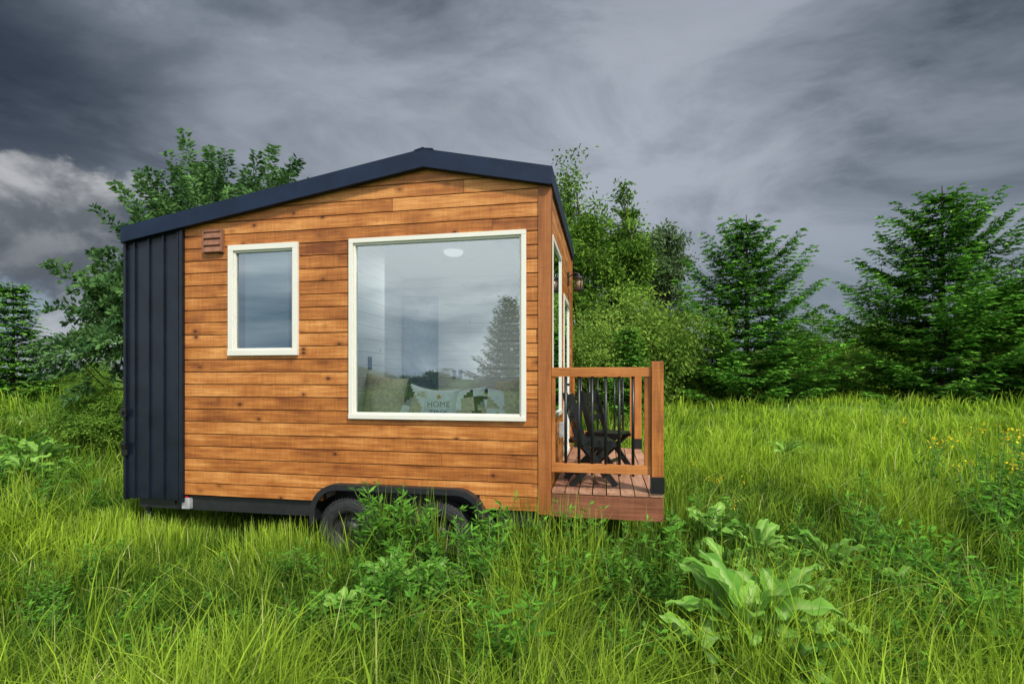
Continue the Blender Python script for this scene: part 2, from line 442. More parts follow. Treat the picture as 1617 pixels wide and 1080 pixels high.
mb.box(-3.42,-3.36,5.95,8.05,.85,3.62)
for r in minus((D0+.09,8.05,.85,3.62),SH): mb.box(XR-.10,XR-.085,r[0],r[1],r[2],r[3])
mb.make('interior_lining',H,('plank',))
mb=MB(); mb.box(-4.0,-3.46,D0+.05,D0+.07,2.25,3.38); mb.make('roller_blind',H,('blind',))
mb=MB(); mb.box(-3.30,-2.75,7.90,8.045,.85,3.30); mb.box(-2.81,-2.78,7.88,7.90,.9,3.25); mb.make('interior_door',H,('bluegrey',))
for bx_ in ((-2.50,-2.44,8.03,8.048,1.95,2.08),(-2.40,-2.34,8.03,8.048,1.95,2.08),(-2.738,-2.728,5.5,5.58,2.05,2.2)):
    mb=MB(); mb.box(*bx_); mb.make('switch_plate',H,('black',))
mb=MB(); mb.lathe([(0,-.06),(.08,-.055),(.12,-.035),(.13,0)],(-1.98,6.4,3.615),'z',28); mb.make('ceiling_light',H,('lamp',),smooth=True)
mb=MB(); mb.box(XL+.12,-3.14,D0+.05,D0+.11,.44,.60); mb.box(-1.1,-.62,D0+.05,D0+.11,.44,.60); mb.box(XL+.12,-.62,D0+.5,D0+.58,.42,.60)
mb.box(XL+.12,-.62,8.0,8.08,.44,.60)
for xx in (-5.3,-4.3,-3.3,-1.0): mb.box(xx,xx+.08,D0+.11,8.0,.46,.58)
mb.box(-3.1,-1.2,D0+.32,D0+.38,.25,.8)
mb.make('trailer_frame',H,('steel',))
mb=MB(); mb.box(-5.38,-4.9,D0+.03,D0+.048,.50,.585,mi=1); mb.box(-5.0,-4.72,D0+.02,D0+.03,.56,.60,mi=0); mb.box(-4.78,-4.68,D0+.0,D0+.048,.46,.58,mi=2)
mb.make('tail_light',H,('red','steel','galv'))
mb=MB(); mb.tube([(-5.35,D0+.12,.0),(-5.35,D0+.12,.5)],[.035,.035],10); mb.box(-5.45,-5.25,D0+.02,D0+.22,.0,.03); mb.make('jack_stand',H,('steel',))
path=[(-3.115,.40),(-3.11,.52)]
for k in range(1,9): t=math.pi-k/8*math.pi/2; path.append((-2.80+.31*math.cos(t),.52+.31*math.sin(t)))
for k in range(0,9): t=math.pi/2-k/8*math.pi/2*.75; path.append((-1.5+.31*math.cos(t),.52+.31*math.sin(t)))
path.append((-1.12,.46))
mb=MB(); pin=[]
for i,p in enumerate(path):
    a=path[max(i-1,0)];b=path[min(i+1,len(path)-1)]; dx,dz=b[0]-a[0],b[1]-a[1]; l=math.hypot(dx,dz); pin.append((p[0]+dz/l*.06,p[1]-dx/l*.06))
for i in range(len(path)-1):
    mb.prism_xz([pin[i],pin[i+1],path[i+1],path[i]],D0-.10,D0-.085)
    q=lambda a,b,t:(a[0]+(b[0]-a[0])*t,a[1]+(b[1]-a[1])*t)
    mb.prism_xz([q(path[i],pin[i],.25),q(path[i+1],pin[i+1],.25),path[i+1],path[i]],D0-.085,D0+.3)
mb.make('fender',H,('steel',))
def wheel(cx,cz):
    t=MB(); r=.335
    prof=[(.19,-.10),(.215,-.115),(.26,-.122),(.305,-.115),(.325,-.095),(r,-.075),(r,-.045),(r-.012,-.04),(r-.012,-.03),(r,-.025),(r,.025),(r-.012,.03),(r-.012,.04),(r,.045),(r,.075),(.32,.1),(.26,.12),(.19,.1)]
    t.lathe(prof,(cx,D0+.06,cz),'y',48)
    for k in range(56):
        a=2*math.pi*k/56; ca,sa=math.cos(a),math.sin(a)
        t.beam((cx+ca*.316,D0+.06-.108,cz+sa*.316),(cx+ca*.341,D0+.06-.078,cz+sa*.341),.018,.012,(-sa,0,ca))
    w=t.make('wheel',H,('rubber',))
    m=MB(); m.lathe([(.192,-.10),(.185,-.085),(.17,-.03),(.15,-.015),(.08,-.02),(.075,-.06),(.0,-.065)],(cx,D0+.06,cz),'y',32)
    for k in range(5):
        a=2*math.pi*k/5; m.tube([(cx+.055*math.cos(a),D0-.01,cz+.055*math.sin(a)),(cx+.055*math.cos(a),D0-.03,cz+.055*math.sin(a))],[.012,.01],6)
    m.make('rim',w,('rimm',),smooth=True)
wheel(-2.70,.335); wheel(-1.70,.335)
B=MB(); B.box(-2.72,-.68,5.12,6.35,.85,1.28,mi=1); B.box(-2.70,-.70,5.14,6.33,1.28,1.50)
bed=B.make('bed',None,('offw','grey'),base=(-1.7,5.7,.85),bevel=.03); tag(bed,'pale padded window seat bed inside the house','bed')
def cushion(cx,cy,w,h,mats,fn,lean,yaw,rotz=0,label='',cat='cushion'):
    n=12; vs=[];fs=[];ms=[]
    for side in (1,-1):
        for j in range(n+1):
            for i in range(n+1):
                u=i/n*2-1;v=j/n*2-1
                t=max(0,(1-u**4)*(1-v**4))**.6*.085
                px=1-.10*(1-abs(v)**2)*abs(u)**3; pz=1-.10*(1-abs(u)**2)*abs(v)**3
                vs.append((u*w/2*px,-side*t,v*h/2*pz+h/2))
    for s_ in (0,1):
        o=s_*(n+1)*(n+1)
        for j in range(n):
            for i in range(n):
                a=o+j*(n+1)+i; q=[a,a+1,a+n+2,a+n+1]
                if s_: q=q[::-1]
                fs.append(q); ms.append(fn(i//4,j//4,i%4,j%4))
    me=bpy.data.meshes.new('cushion'); me.from_pydata(vs,[],fs)
    for k in mats: me.materials.append(M[k])
    me.polygons.foreach_set('material_index',ms); me.polygons.foreach_set('use_smooth',[True]*len(fs)); me.update()
    o=bpy.data.objects.new('cushion',me); o.location=(cx,cy,1.48); o.rotation_euler=(lean,rotz,yaw)
    link(o); tag(o,label,cat); return o
f0=lambda a,b,c,d:0
def geo(seed):
    rr=random.Random(seed); T={}
    def f(ci,cj,li,lj):
        up=(li>lj) if (ci+cj)%2 else (li+lj>3)
        k=(ci,cj,up)
        if k not in T: T[k]=rr.choice([0,0,0,1,2,3])
        return T[k]
    return f
G4=('offw','blackf','tan','grey')
cushion(-2.54,5.42,.48,.52,('tan',),f0,-.25,.35,.14,'tan fabric cushion leaning in window corner')
cushion(-2.36,5.27,.44,.40,('tan',),f0,-.3,.1,-.25,'tan cushion slumped on the window seat')
cushion(-2.06,5.24,.44,.40,G4,geo(3),-.3,-.1,.22,'black white and taupe triangle patterned cushion')
hc=cushion(-1.76,5.20,.42,.36,('offw',),f0,-.2,0,0,'white cushion with grey HOME TINY lettering')
cushion(-1.43,5.24,.42,.38,G4,geo(11),-.3,.1,-.15,'geometric triangle cushion in black and white')
cushion(-1.22,5.32,.42,.38,G4,geo(19),-.3,.3,.1,'geometric patterned cushion behind another cushion')
cushion(-.98,5.34,.46,.50,('tan',),f0,-.25,-.35,-.2,'tan fabric cushion leaning against window edge')
def text(body,parent,x,z,size,y=-.092):
    cu=bpy.data.curves.new('txt','FONT'); cu.body=body; cu.size=size; cu.align_x='CENTER'; cu.extrude=.002; cu.space_character=1.1
    t=bpy.data.objects.new('txt',cu); COL.objects.link(t); bpy.context.view_layer.update()
    me=bpy.data.meshes.new_from_object(t.evaluated_get(bpy.context.evaluated_depsgraph_get())); bpy.data.objects.remove(t)
    me.transform(Matrix.Rotation(math.pi/2,4,'X')); me.transform(Matrix.Translation((x,y,z)))
    me.materials.clear(); me.materials.append(M['letter']); o=bpy.data.objects.new('lettering',me); o.parent=parent; COL.objects.link(o)
text('HOME',hc,0,.15,.085); text('TINY',hc,0,.06,.085)
mi=MB(); mi.prism_xz([(-.02,.24),(.02,.24),(.02,.265),(0,.285),(-.02,.265)],-.094,-.088)
o=mi.make('printed_emblem',None,('orange',)); o.parent=hc
# ---------------------------------------------------------------- DECK
DK=empty('deck',(0,6.6,.6),'small timber porch deck with red brown boards','deck')
mb=MB(); x=XR+.015; nb=8; bw=(.53-x)/nb
for i in range(nb): mb.box(x+i*bw+.005,x+(i+1)*bw-.005,D0-.01,8.2,.815,.85,1)
mb.make('deck_floor',DK,('deck',),bevel=.003)
mb=MB(); mb.box(XR+.015,.53,D0+.0,D0+.04,.585,.813,0); mb.box(.49,.53,D0+.04,8.2,.585,.813,1); mb.box(XR+.015,.49,8.16,8.2,.585,.813,0)
mb.make('deck_rim',DK,('rim',))
def railpanel(y):
    RL=MB()
    RL.box(XR+.013,.418,y+.02,y+.075,1.965,2.055,0)
    RL.box(XR+.013,.418,y+.03,y+.068,1.02,1.11,0)
    RL.box(.355,.417,y+.03,y+.066,1.11,1.965,2); RL.box(XR+.013,XR+.05,y+.03,y+.066,1.11,1.965,2)
    rail=RL.make('railing',DK,('rail',),bevel=.003)
    for i in range(6):
        xx=-.40+i*.13
        m=MB(); m.tube([(xx,y+.045,1.0),(xx,y+.045,2.0)],[.015,.015],8); m.make('baluster',rail,('black',),smooth=True)
railpanel(D0-.01); railpanel(8.08)
for y in (D0-.02,8.08):
    m=MB(); m.box(.42,.53,y,y+.11,.86,2.11,2); p=m.make('post',DK,('rail',),bevel=.006)
    m=MB(); m.box(.413,.537,y-.007,y+.117,.852,1.01); m.box(.44,.48,y-.012,y-.007,.88,.98); m.make('post_bracket',p,('black',))
def chair():
    C=empty('folding_chair',(0,0,0),'black slatted folding chair on the deck','chair','folding chairs on the deck')
    W=.46
    s=MB()
    for i in range(5): s.box(-.19+i*.082,-.113+i*.082,-W/2+.03,W/2-.03,.435,.46,1)
    s.box(-.20,.23,-W/2+.03,-W/2+.06,.395,.435); s.box(-.20,.23,W/2-.06,W/2-.03,.395,.435)
    s.make('seat',C,('black',))
    b=MB()
    for z0,z1,xo in ((.58,.65,-.175),(.69,.76,-.205),(.80,.92,-.235)):
        pts=[(-W/2+.01,xo),(-W/4,xo-.015),(0,xo-.02),(W/4,xo-.015),(W/2-.01,xo)]
        for (ya,xa_),(yb,xb_) in zip(pts[:-1],pts[1:]):
            b.add([(xa_,ya,z0),(xb_,yb,z0),(xb_,yb,z1),(xa_,ya,z1),(xa_+.02,ya,z0),(xb_+.02,yb,z0),(xb_+.02,yb,z1),(xa_+.02,ya,z1)],[(0,1,2,3),(7,6,5,4),(3,2,6,7),(4,5,1,0)])
    b.make('backrest',C,('black',))
    for sy in (-1,1):
        l=MB(); y=sy*(W/2-.012)
        l.beam((-.245,y,.94),(-.10,y,.42),.03,.06); l.beam((-.10,y,.42),(.22,y,.0),.03,.06); l.make('leg',C,('black',))
        l=MB(); y=sy*(W/2-.046)
        l.beam((.20,y,.43),(-.24,y,.0),.03,.055); l.make('leg',C,('black',))
    r=MB(); r.box(.11,.14,-W/2+.01,W/2-.01,.115,.15,1); r.make('stretcher',C,('black',))
    r=MB(); r.box(-.16,-.13,-W/2+.04,W/2-.04,.08,.115,1); r.make('stretcher',C,('black',))
    return C
def copy_thing(src,loc,rz=0,s=1,sz=None):
    e=src.copy(); COL.objects.link(e); e.location=loc; e.rotation_euler=(0,0,rz); e.scale=(s,s,sz or s)
    for c in list(src.children):
        k=c.copy(); COL.objects.link(k); k.parent=e
        for c2 in c.children:
            k2=c2.copy(); COL.objects.link(k2); k2.parent=k
    return e
ch=chair(); ch.location=(-.17,5.42,.852); ch.rotation_euler=(0,0,.22)
copy_thing(ch,(.0,6.2,.852),-.40)
LN=empty('wall_lantern',(XR,7.3,3.35),'dark metal wall lantern beside the door','lantern')
m=MB(); m.box(XR,XR+.02,7.25,7.35,3.28,3.46); m.tube([(XR+.02,7.3,3.40),(XR+.10,7.3,3.46),(XR+.16,7.3,3.44)],[.01,.01,.01],8)
m.make('bracket',LN,('black',))
m=MB(); c=(XR+.16,7.3,3.2); m.lathe([(0,.25),(.015,.24),(.02,.22),(.09,.18),(.095,.17),(0,.17)],c,'z',12); m.lathe([(0,-.02),(.07,-.01),(.075,.005),(0,.01)],c,'z',12)
for k in range(6):
    a=k*math.pi/3; m.tube([(c[0]+.065*math.cos(a),c[1]+.065*math.sin(a),3.2),(c[0]+.075*math.cos(a),c[1]+.075*math.sin(a),3.375)],[.006,.006],5)
m.make('lantern_cage',LN,('black',))
m=MB(); m.lathe([(0,.01),(.05,.01),(.058,.17),(0,.17)],c,'z',16); m.make('lamp_glass',LN,('amber',),smooth=True)
# ---------------------------------------------------------------- VEGETATION
CA=math.radians(10.6)
rw=np.random.default_rng(77); WVS=[(rw.normal(0,1),rw.normal(0,1),rw.uniform(0,6.28)) for _ in range(9)]
def wob(x,y,k):
    s=0
    for i,(a,b,c) in enumerate(WVS): s=s+np.sin((a*x+b*y)*k*(.6+.22*i)+c)/3
    return s*.62
def grass():
    Vs=[];Fs=[];Cs=[];off=0
    def batch(nt,dmin,dmax,nb,K,seed):
        nonlocal off
        r=np.random.default_rng(seed)
        d=np.exp(r.uniform(np.log(dmin),np.log(dmax),nt)); az=r.uniform(-1.0,1.0,nt)
        th=math.pi/2+CA+az
        tx=d*np.cos(th); ty=d*np.sin(th)
        patch=np.clip(.5+.68*wob(tx,ty,1.7)+r.normal(0,.14,nt),0,1)
        patch2=np.clip(.5+.55*wob(tx+40,ty-13,.35),0,1)
        ht=r.uniform(.27,.60,nt)*(.58+.75*patch)
        n=nt*nb
        X=np.repeat(tx,nb);Y=np.repeat(ty,nb);d_=np.repeat(d,nb)
        spread=np.repeat(.045+d*.008,nb)
        X=X+r.normal(0,1,n)*spread; Y=Y+r.normal(0,1,n)*spread
        Hh=np.repeat(ht,nb)*r.uniform(.5,1.25,n)
        low=(X>-3.3)&(X<-2.3)&(Y>3.6)&(Y<5.2); Hh=np.where(low,np.minimum(Hh,.46),Hh)
        low=(X>-6.2)&(X<-3.3)&(Y>3.4)&(Y<5.2); Hh=np.where(low,np.minimum(Hh,.42),Hh)
        low=(X>-1.0)&(X<.6)&(Y>4.0)&(Y<5.2); Hh=np.where(low,np.minimum(Hh,.66),Hh)
        lift=np.exp(-((Y-4.45)/.45)**2)*((X>-2.2)&(X<1.1)); Hh=Hh*(1+.30*lift)
        inh=(X>XL-.05)&(X<.58)&(Y>4.84)&(Y<8.3)
        Hh=np.where(inh,np.minimum(Hh,.22),Hh)
        out=r.uniform(0,2*math.pi,n); cl=np.repeat(r.uniform(0,2*math.pi,nt),nb); cm=np.repeat(r.uniform(.1,1.2,nt),nb)
        lx=np.cos(out)*.8+np.cos(cl)*cm+.2; ly=np.sin(out)*.8+np.sin(cl)*cm-.1
        ln=r.uniform(.12,1.0,n)*Hh*.9
        near_house=(Y>4.4)&(Y<8.6)&(X>-5.9)&(X<.9); ln=np.where(near_house,ln*.35,ln)
        w=np.maximum(.0090*r.uniform(.45,1.8,n),d_*.0017)
        base=np.stack([X,Y,gz(X,Y)-.03],-1)
        s=np.linspace(0,1,K+1)
        pts=np.empty((n,K+1,3))
        for k,sk in enumerate(s):
            pts[:,k,0]=base[:,0]+lx*ln*sk**2; pts[:,k,1]=base[:,1]+ly*ln*sk**2
            pts[:,k,2]=base[:,2]+Hh*(sk*1.25-.6*(ln/Hh)*sk**2.6)
        ang=r.uniform(0,math.pi,n); sd=np.stack([np.cos(ang),np.sin(ang),np.zeros(n)],-1)
        wk=np.array([1,.95,.8,.5,.08]) if K==4 else np.array([1,.75,.08])
        A=pts-sd[:,None,:]*(w[:,None,None]*wk[None,:,None]/2); B_=pts+sd[:,None,:]*(w[:,None,None]*wk[None,:,None]/2)
        V=np.stack([A,B_],2).reshape(-1,3)
        idx=np.arange(n)[:,None]*(2*(K+1))+2*np.arange(K)[None,:]+off
        F=np.stack([idx,idx+1,idx+3,idx+2],-1).reshape(-1,4)
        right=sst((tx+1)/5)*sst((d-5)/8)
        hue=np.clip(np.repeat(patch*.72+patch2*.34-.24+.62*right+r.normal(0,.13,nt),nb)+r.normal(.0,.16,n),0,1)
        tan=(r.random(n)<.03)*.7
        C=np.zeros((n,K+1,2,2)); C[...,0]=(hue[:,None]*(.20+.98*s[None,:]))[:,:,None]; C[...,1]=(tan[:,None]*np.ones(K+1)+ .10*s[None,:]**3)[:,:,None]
        Vs.append(V);Fs.append(F);Cs.append(np.clip(C.reshape(-1,2),0,1)); off+=len(V)
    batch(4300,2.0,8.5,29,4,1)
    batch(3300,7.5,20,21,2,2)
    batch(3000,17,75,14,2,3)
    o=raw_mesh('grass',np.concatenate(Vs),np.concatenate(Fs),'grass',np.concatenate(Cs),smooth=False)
    tag(o,'tall uncut green meadow grass in loose tussocks','grass',kind='stuff')
grass()
def spruce(h,Rr,seed,lv=21):
    r=np.random.default_rng(seed)
    E=empty('spruce_tree',(0,0,0))
    t=MB(); t.tube([(0,0,-.2),(0,0,h*.3),(.03,0,h*.7),(0,0,h)],[.02*h,.015*h,.006*h,.002*h],8)
    SP=[];SD_=[];SL=[];SB=[];SC=[]
    ph=r.uniform(0,6.28,3)
    for i in range(lv):
        f=(i+.3)/lv; z=h*(.005+.96*f**.95); rad=Rr*(1-f)**.74*(.94+.17*math.sin(i*2.3+ph[0])+.09*math.sin(i*.8+ph[1]))+.14
        nbn=int(8+5*(1-f)); a0=r.uniform(0,6.28)
        for k in range(nbn):
            a=a0+k*6.283/nbn+r.normal(0,.16)
            lop=1+.15*math.sin(a*2+ph[2])+.12*math.sin(a*3+i*.6)
            Lb=rad*r.uniform(.66,1.10)*lop
            if r.random()<.12: Lb*=1.22
            dx,dy=math.cos(a),math.sin(a); droop=r.uniform(.08,.28)*(1-f*.9); up=r.uniform(.26,.44)+.45*f; zj=z+r.normal(0,.05)
            def pt(s): return np.array([dx*Lb*s,dy*Lb*s,zj-droop*Lb*s*1.2+up*Lb*s*s])
            t.tube([pt(0),pt(.5),pt(1)],[.012*h*(1-f)*.35+.01,.008,.004],3)
            ns=max(4,int(Lb/.155)); cb=r.uniform(0,1)
            for s in np.linspace(.16,1,ns):
                p=pt(s); tl=(.15+.30*Lb*(1-s)**.8*.75+.15)*r.uniform(.7,1.2)
                if s>.97: dirs=[(0,tl)]
                else: dirs=[(r.uniform(.6,1.1),tl),(-r.uniform(.6,1.1),tl)]
                for da,l in dirs:
                    SP.append(p);SD_.append((math.cos(a+da),math.sin(a+da),r.uniform(-.26,.18)));SL.append(l); SB.append(s); SC.append(cb)
    SP=np.array(SP);SD_=nrm(np.array(SD_));SL=np.array(SL);SB=np.array(SB);SC=np.array(SC)
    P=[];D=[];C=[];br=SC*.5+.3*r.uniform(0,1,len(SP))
    m=6
    for j in range(m):
        q=(j+r.uniform(0,1,len(SP)))/m
        for sg in (-1,1):
            side=nrm(np.cross(SD_,np.array([0,0,1.])))*sg
            p=SP+SD_*(SL*q)[:,None]
            d=SD_*.8+side*r.uniform(.2,.9,(len(SP),1))+np.array([0,0,1])*r.uniform(-.35,.30,(len(SP),1))
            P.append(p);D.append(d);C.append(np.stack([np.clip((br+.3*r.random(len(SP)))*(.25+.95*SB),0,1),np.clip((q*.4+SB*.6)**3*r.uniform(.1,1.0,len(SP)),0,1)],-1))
    P=np.concatenate(P);D=np.concatenate(D);C=np.concatenate(C)
    n=len(P); NN=r.normal(0,.5,(n,3))+np.array([0,0,1.2])
    t.make('trunk',E,('bark',))
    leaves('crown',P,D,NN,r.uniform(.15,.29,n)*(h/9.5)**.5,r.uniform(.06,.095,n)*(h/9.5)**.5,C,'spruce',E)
    return E
def place(E,x,y,rz=0,s=1,dz=0,label=None,cat='tree',name=None,group=None):
    E.location=(x,y,float(gz(x,y))-.05+dz); E.rotation_euler=(0,0,rz); E.scale=(s,s,s)
    if name: E.name=name
    tag(E,label,cat,group); return E
S1=place(spruce(9.0,4.4,1,18),6.6,26.0,label='dark green layered spruce tree at meadow edge')
place(spruce(10.0,5.0,2,20),15.2,26.6,1,label='large dark spruce tree with upswept branches')
place(spruce(7.6,4.0,3,16),19.2,25.4,2,label='spruce tree beside larger spruce at meadow edge')
s4=place(spruce(5.0,1.5,4,16),.8,19.6,0,.7,label='small young dark conifer among bushes')
copy_thing(s4,(-27.2,18.9,.7),1,1.15)['label']='lone distant dark conifer beyond the meadow'
def decid(h,cz,rx,rz,ncl,lpc,ls,seed,mat,plume=False,name='deciduous_tree',narrow=0,bark='bark',clr=.42,amp=1.0,gapt=.32,hang=0,pl=(.9,1.7)):
    r=np.random.default_rng(seed); rs=random.Random(seed)
    E=empty(name,(0,0,0)); t=MB()
    tr=[(0,0,-.2),(rs.uniform(-.1,.1)*rx,rs.uniform(-.1,.1)*rx,cz*.5),(rs.uniform(-.2,.2)*rx,rs.uniform(-.15,.15)*rx,cz),(0,0,cz+rz*.75)]
    t.tube(tr,[.022*h,.016*h,.011*h,.003*h],8)
    a=r.normal(0,1,(ncl*4,3)); a=nrm(a); rad=r.uniform(.15,1,ncl*4)**.5
    p1,p2,p3=r.uniform(0,6.28,3)
    lump=.84+amp*(.20*np.sin(a[:,0]*5+p1)+.17*np.sin(a[:,2]*6+p2)+.16*np.sin(a[:,1]*8+a[:,2]*7+p3)+.10*np.sin(a[:,0]*13+a[:,2]*11))
    c=a*rad[:,None]*lump[:,None]
    taper=1-narrow*np.clip(c[:,2]*.5+.5,0,1)
    c=c*np.stack([rx*taper,rx*taper,np.full(len(c),rz)],-1)+np.array([0,0,cz])
    if name!='deciduous_tree': c=c[c[:,2]>.1]
    else: c=c[c[:,2]>.1*h]
    gap=np.sin(c[:,0]*2.3+p1)*np.sin(c[:,1]*2.1+p2)*np.sin(c[:,2]*1.9+p3)
    c=c[gap<gapt][:ncl]
    for i in range(0,len(c),max(1,len(c)//34)):
        q=c[i]; s0=rs.uniform(.3,.85); b=np.array([0,0,max(.1*h,min(q[2]*.8,cz*s0+.2*h))*.8]); mid=(b+q)/2+np.array([0,0,-.06*h if q[2]<cz else .02*h])
        t.tube([b,mid,q],[.006*h,.004*h,.0015*h],4)
    P=[];D=[];C=[]
    for q in c:
        out=nrm((q-np.array([0,0,cz-rz*.6]))); b=r.uniform(0,1)
        if plume or hang:
            axx=nrm(out*np.array([.75,.75,.9])+np.array([0,0,.8])+r.normal(0,.15,3)) if plume else nrm(out*np.array([1,1,.3])+np.array([0,0,.15])+r.normal(0,.2,3))
            ll=r.uniform(*pl)
            s=r.uniform(0,1,lpc); perp=nrm(np.cross(axx,r.normal(0,1,(lpc,3))))
            dr=.22 if plume else hang
            p=q+axx*(s*ll)[:,None]+perp*(r.uniform(0,.18,lpc)*(1.2-s))[:,None]+(out*np.array([1,1,0])*.25+np.array([0,0,-dr]))*(s**2)[:,None]*ll*.5
            d=perp*.8+axx*.6+np.array([0,0,-.4])
        else:
            rr=clr*r.uniform(.5,1.3); p=q+r.normal(0,1,(lpc,3))*np.array([rr,rr,rr*.6])*.55
            d=nrm(p-q)*.7+r.normal(0,.6,(lpc,3))+np.array([0,0,-.25])
        P.append(p);D.append(d);C.append(np.stack([np.clip(b*.65+.35*r.random(lpc),0,1),np.zeros(lpc)],-1))
    P=np.concatenate(P);D=np.concatenate(D);C=np.concatenate(C); n=len(P)
    t.make('trunk',E,(bark,)); leaves('crown',P,D,r.normal(0,.8,(n,3))+np.array([0,0,.8]),ls*r.uniform(.7,1.3,n),ls*.5*r.uniform(.7,1.2,n),C,mat,E)
    return E
place(decid(7.6,5.05,1.95,1.75,185,170,.13,21,'leafA',plume=True,gapt=.7,pl=(.8,1.5)),-9.4,11.3,label='feathery leaved tree rising behind the house roof')
place(decid(5.0,3.3,1.2,1.5,115,120,.14,22,'leafA',amp=1.1,gapt=.4,hang=.9,pl=(.5,1.0)),-11.3,10.4,label='leafy tree with drooping branches beside the house')
place(decid(11.0,6.8,2.0,4.3,240,85,.20,23,'leafB',clr=.55,amp=1.3,gapt=.25),-1.4,24.2,label='tall green deciduous tree behind the deck')
place(decid(10.6,6.6,1.8,4.0,190,85,.20,24,'leafB',clr=.5,narrow=.4,amp=1.3,gapt=.25),.9,25.6,label='tall slender leafy tree at meadow edge')
place(decid(11.6,7.4,2.1,4.2,190,80,.24,25,'leafD',clr=.55,narrow=.5,amp=1.2),3.4,33.2,label='narrow tall grey green tree beyond the bushes')
w1=place(decid(5.6,2.8,2.4,2.8,210,90,.17,26,'leafC',clr=.6,name='willow_bush'),1.5,22.6,label='pale green willow bush at meadow edge',cat='bush')
copy_thing(w1,(-.9,20.0,.7),2,.72); copy_thing(w1,(3.2,25.5,.8),4,.72); copy_thing(w1,(13.6,33,.8),5,.55,.5); copy_thing(w1,(10.2,34,.8),3,.6,.55)
b1=place(decid(5.5,3.0,3.0,2.7,220,85,.24,27,'leafB',clr=.7,name='leafy_bush',amp=1.3),12.6,37,s=.8,label='green leafy bush in the far hedge line',cat='bush',group='bushes along the meadow edge')
for x,y,s,q in ((14.8,38,.9,.75),(16.8,37,.8,1.1),(19.5,39,1.0,.9),(10.2,39,.9,.55),(7.8,36,.8,.5),(24,35,1.3,.9),(28,33,1.3,1.0),(22,31,.9,.7),(5.4,31,.7,.55),(12.0,32,.6,.38),(10.0,30,.5,.34),(-2.8,22,.8,.8),(-5,26,.9,.9),(12.2,36,.4,1.0),(-.2,23.5,.8,1.0)):
    copy_thing(b1,(x,y,.8),R()*6,s*.95,s*q)
for px,py,s in ((-26.4,20.6,.30),(-24.0,20.0,.26),(-27.1,22.4,.36),(-31.5,20,.30),(-36,30,.5),(-42,26,.42),(-20,22,.38),(-18.0,14.6,.20),(-15.0,12.2,.22),(-13.0,10.6,.24),(-11.9,9.9,.28),(-11.0,9.9,.30),(-16.4,13.6,.20)):
    copy_thing(b1,(px,py,float(gz(px,py))-.05),R()*6,s,s*.85)
e=copy_thing(S1,(-8.7,-35,.7),1,.86,.98); e['label']='spruce tree mirrored in the big window'
for x,s in ((-28,1.0),(-19,.8),(-13,.4),(-3,.4),(5,.7),(13,1.0)): copy_thing(b1,(x,-44,.7),x,s*1.2,s*.45)
def dock(seed,nl,Ls):
    r=random.Random(seed); V=[];F=[];C=[]
    for k in range(nl):
        a=k*2.4+r.uniform(-.3,.3); el=r.uniform(.65,1.45); Ln=Ls*r.uniform(.7,1.15); Wd=Ln*r.uniform(.38,.50); st=Ln*.6
        d=np.array([math.cos(a),math.sin(a)]); sd=np.array([-d[1],d[0],0]); nseg=9; o=len(V); b=r.uniform(.0,1)
        tw=r.uniform(-.3,.3)
        for i in range(nseg+1):
            s=i/nseg
            ang=el-1.15*s*r.uniform(.95,1.05)
            if i==0:
                p=np.array([d[0]*st*math.cos(el),d[1]*st*math.cos(el),st*math.sin(el)+.05])
            else:
                p=p+np.array([d[0]*math.cos(ang),d[1]*math.cos(ang),math.sin(ang)])*Ln/nseg
            wv=Wd*(math.sin(math.pi*min(1,s*.93+.07))**.7)*(1-.25*s)*.5
            for j,(q,lift) in enumerate(((-1,.16),(-.5,.13),(0,0),(.5,.13),(1,.16))):
                wb=.06*Ln*math.sin(s*17+j*2+k)*abs(q)
                V.append(p+sd*wv*q+np.array([-d[0]*math.sin(ang),-d[1]*math.sin(ang),math.cos(ang)])*(wv*lift*2+wb+tw*wv*q)); C.append((min(1,b*.7+.3*abs(q)),.75 if q==0 else 0))
        for i in range(nseg):
            for j in range(4): a0=o+i*5+j; F.append((a0,a0+1,a0+6,a0+5))
        o=len(V); p1=np.array([d[0]*st*math.cos(el),d[1]*st*math.cos(el),st*math.sin(el)+.05])
        for pp in (np.zeros(3),p1):
            for q in (-1,1): V.append(pp+sd*q*.006); C.append((.6,.5))
        F.append((o,o+1,o+3,o+2))
    E=empty('dock_plant',(0,0,0),'broad leaved dock plant growing in the grass','plant','broad leaved dock plants')
    raw_mesh('leaf_rosette',np.array(V),np.array(F),'dock',np.array(C),E,smooth=True); return E
docks=[dock(1,18,.36),dock(2,16,.32),dock(3,20,.37)]
DP=[(.82,3.3,.16,1.15),(1.08,3.5,.20,1.1),(1.02,5.3,.18,.95),(1.9,4.9,.16,.75),(-1.75,3.95,.16,.7),(-1.9,3.4,.12,.55),(1.05,3.05,.06,.95),(.58,3.2,.12,.85),(-9.9,7.3,.14,1.3),(-10.9,7.8,.14,1.2),(3.7,11.5,.14,1.1),(-1.35,3.9,.16,.6),(.95,4.3,.20,.8),(3.1,3.9,.12,.65),(2.2,4.4,.14,.65),(1.35,5.0,.18,.85),(1.35,3.9,.18,.8),(-9.2,6.6,.14,1.1)]
for i,(x,y,dz,s) in enumerate(DP):
    loc=(x,y,float(gz(x,y))+dz)
    if i<3: E=docks[i]; E.location=loc; E.scale=(s,s,s)
    else: E=copy_thing(docks[i%3],loc,R()*6,s)
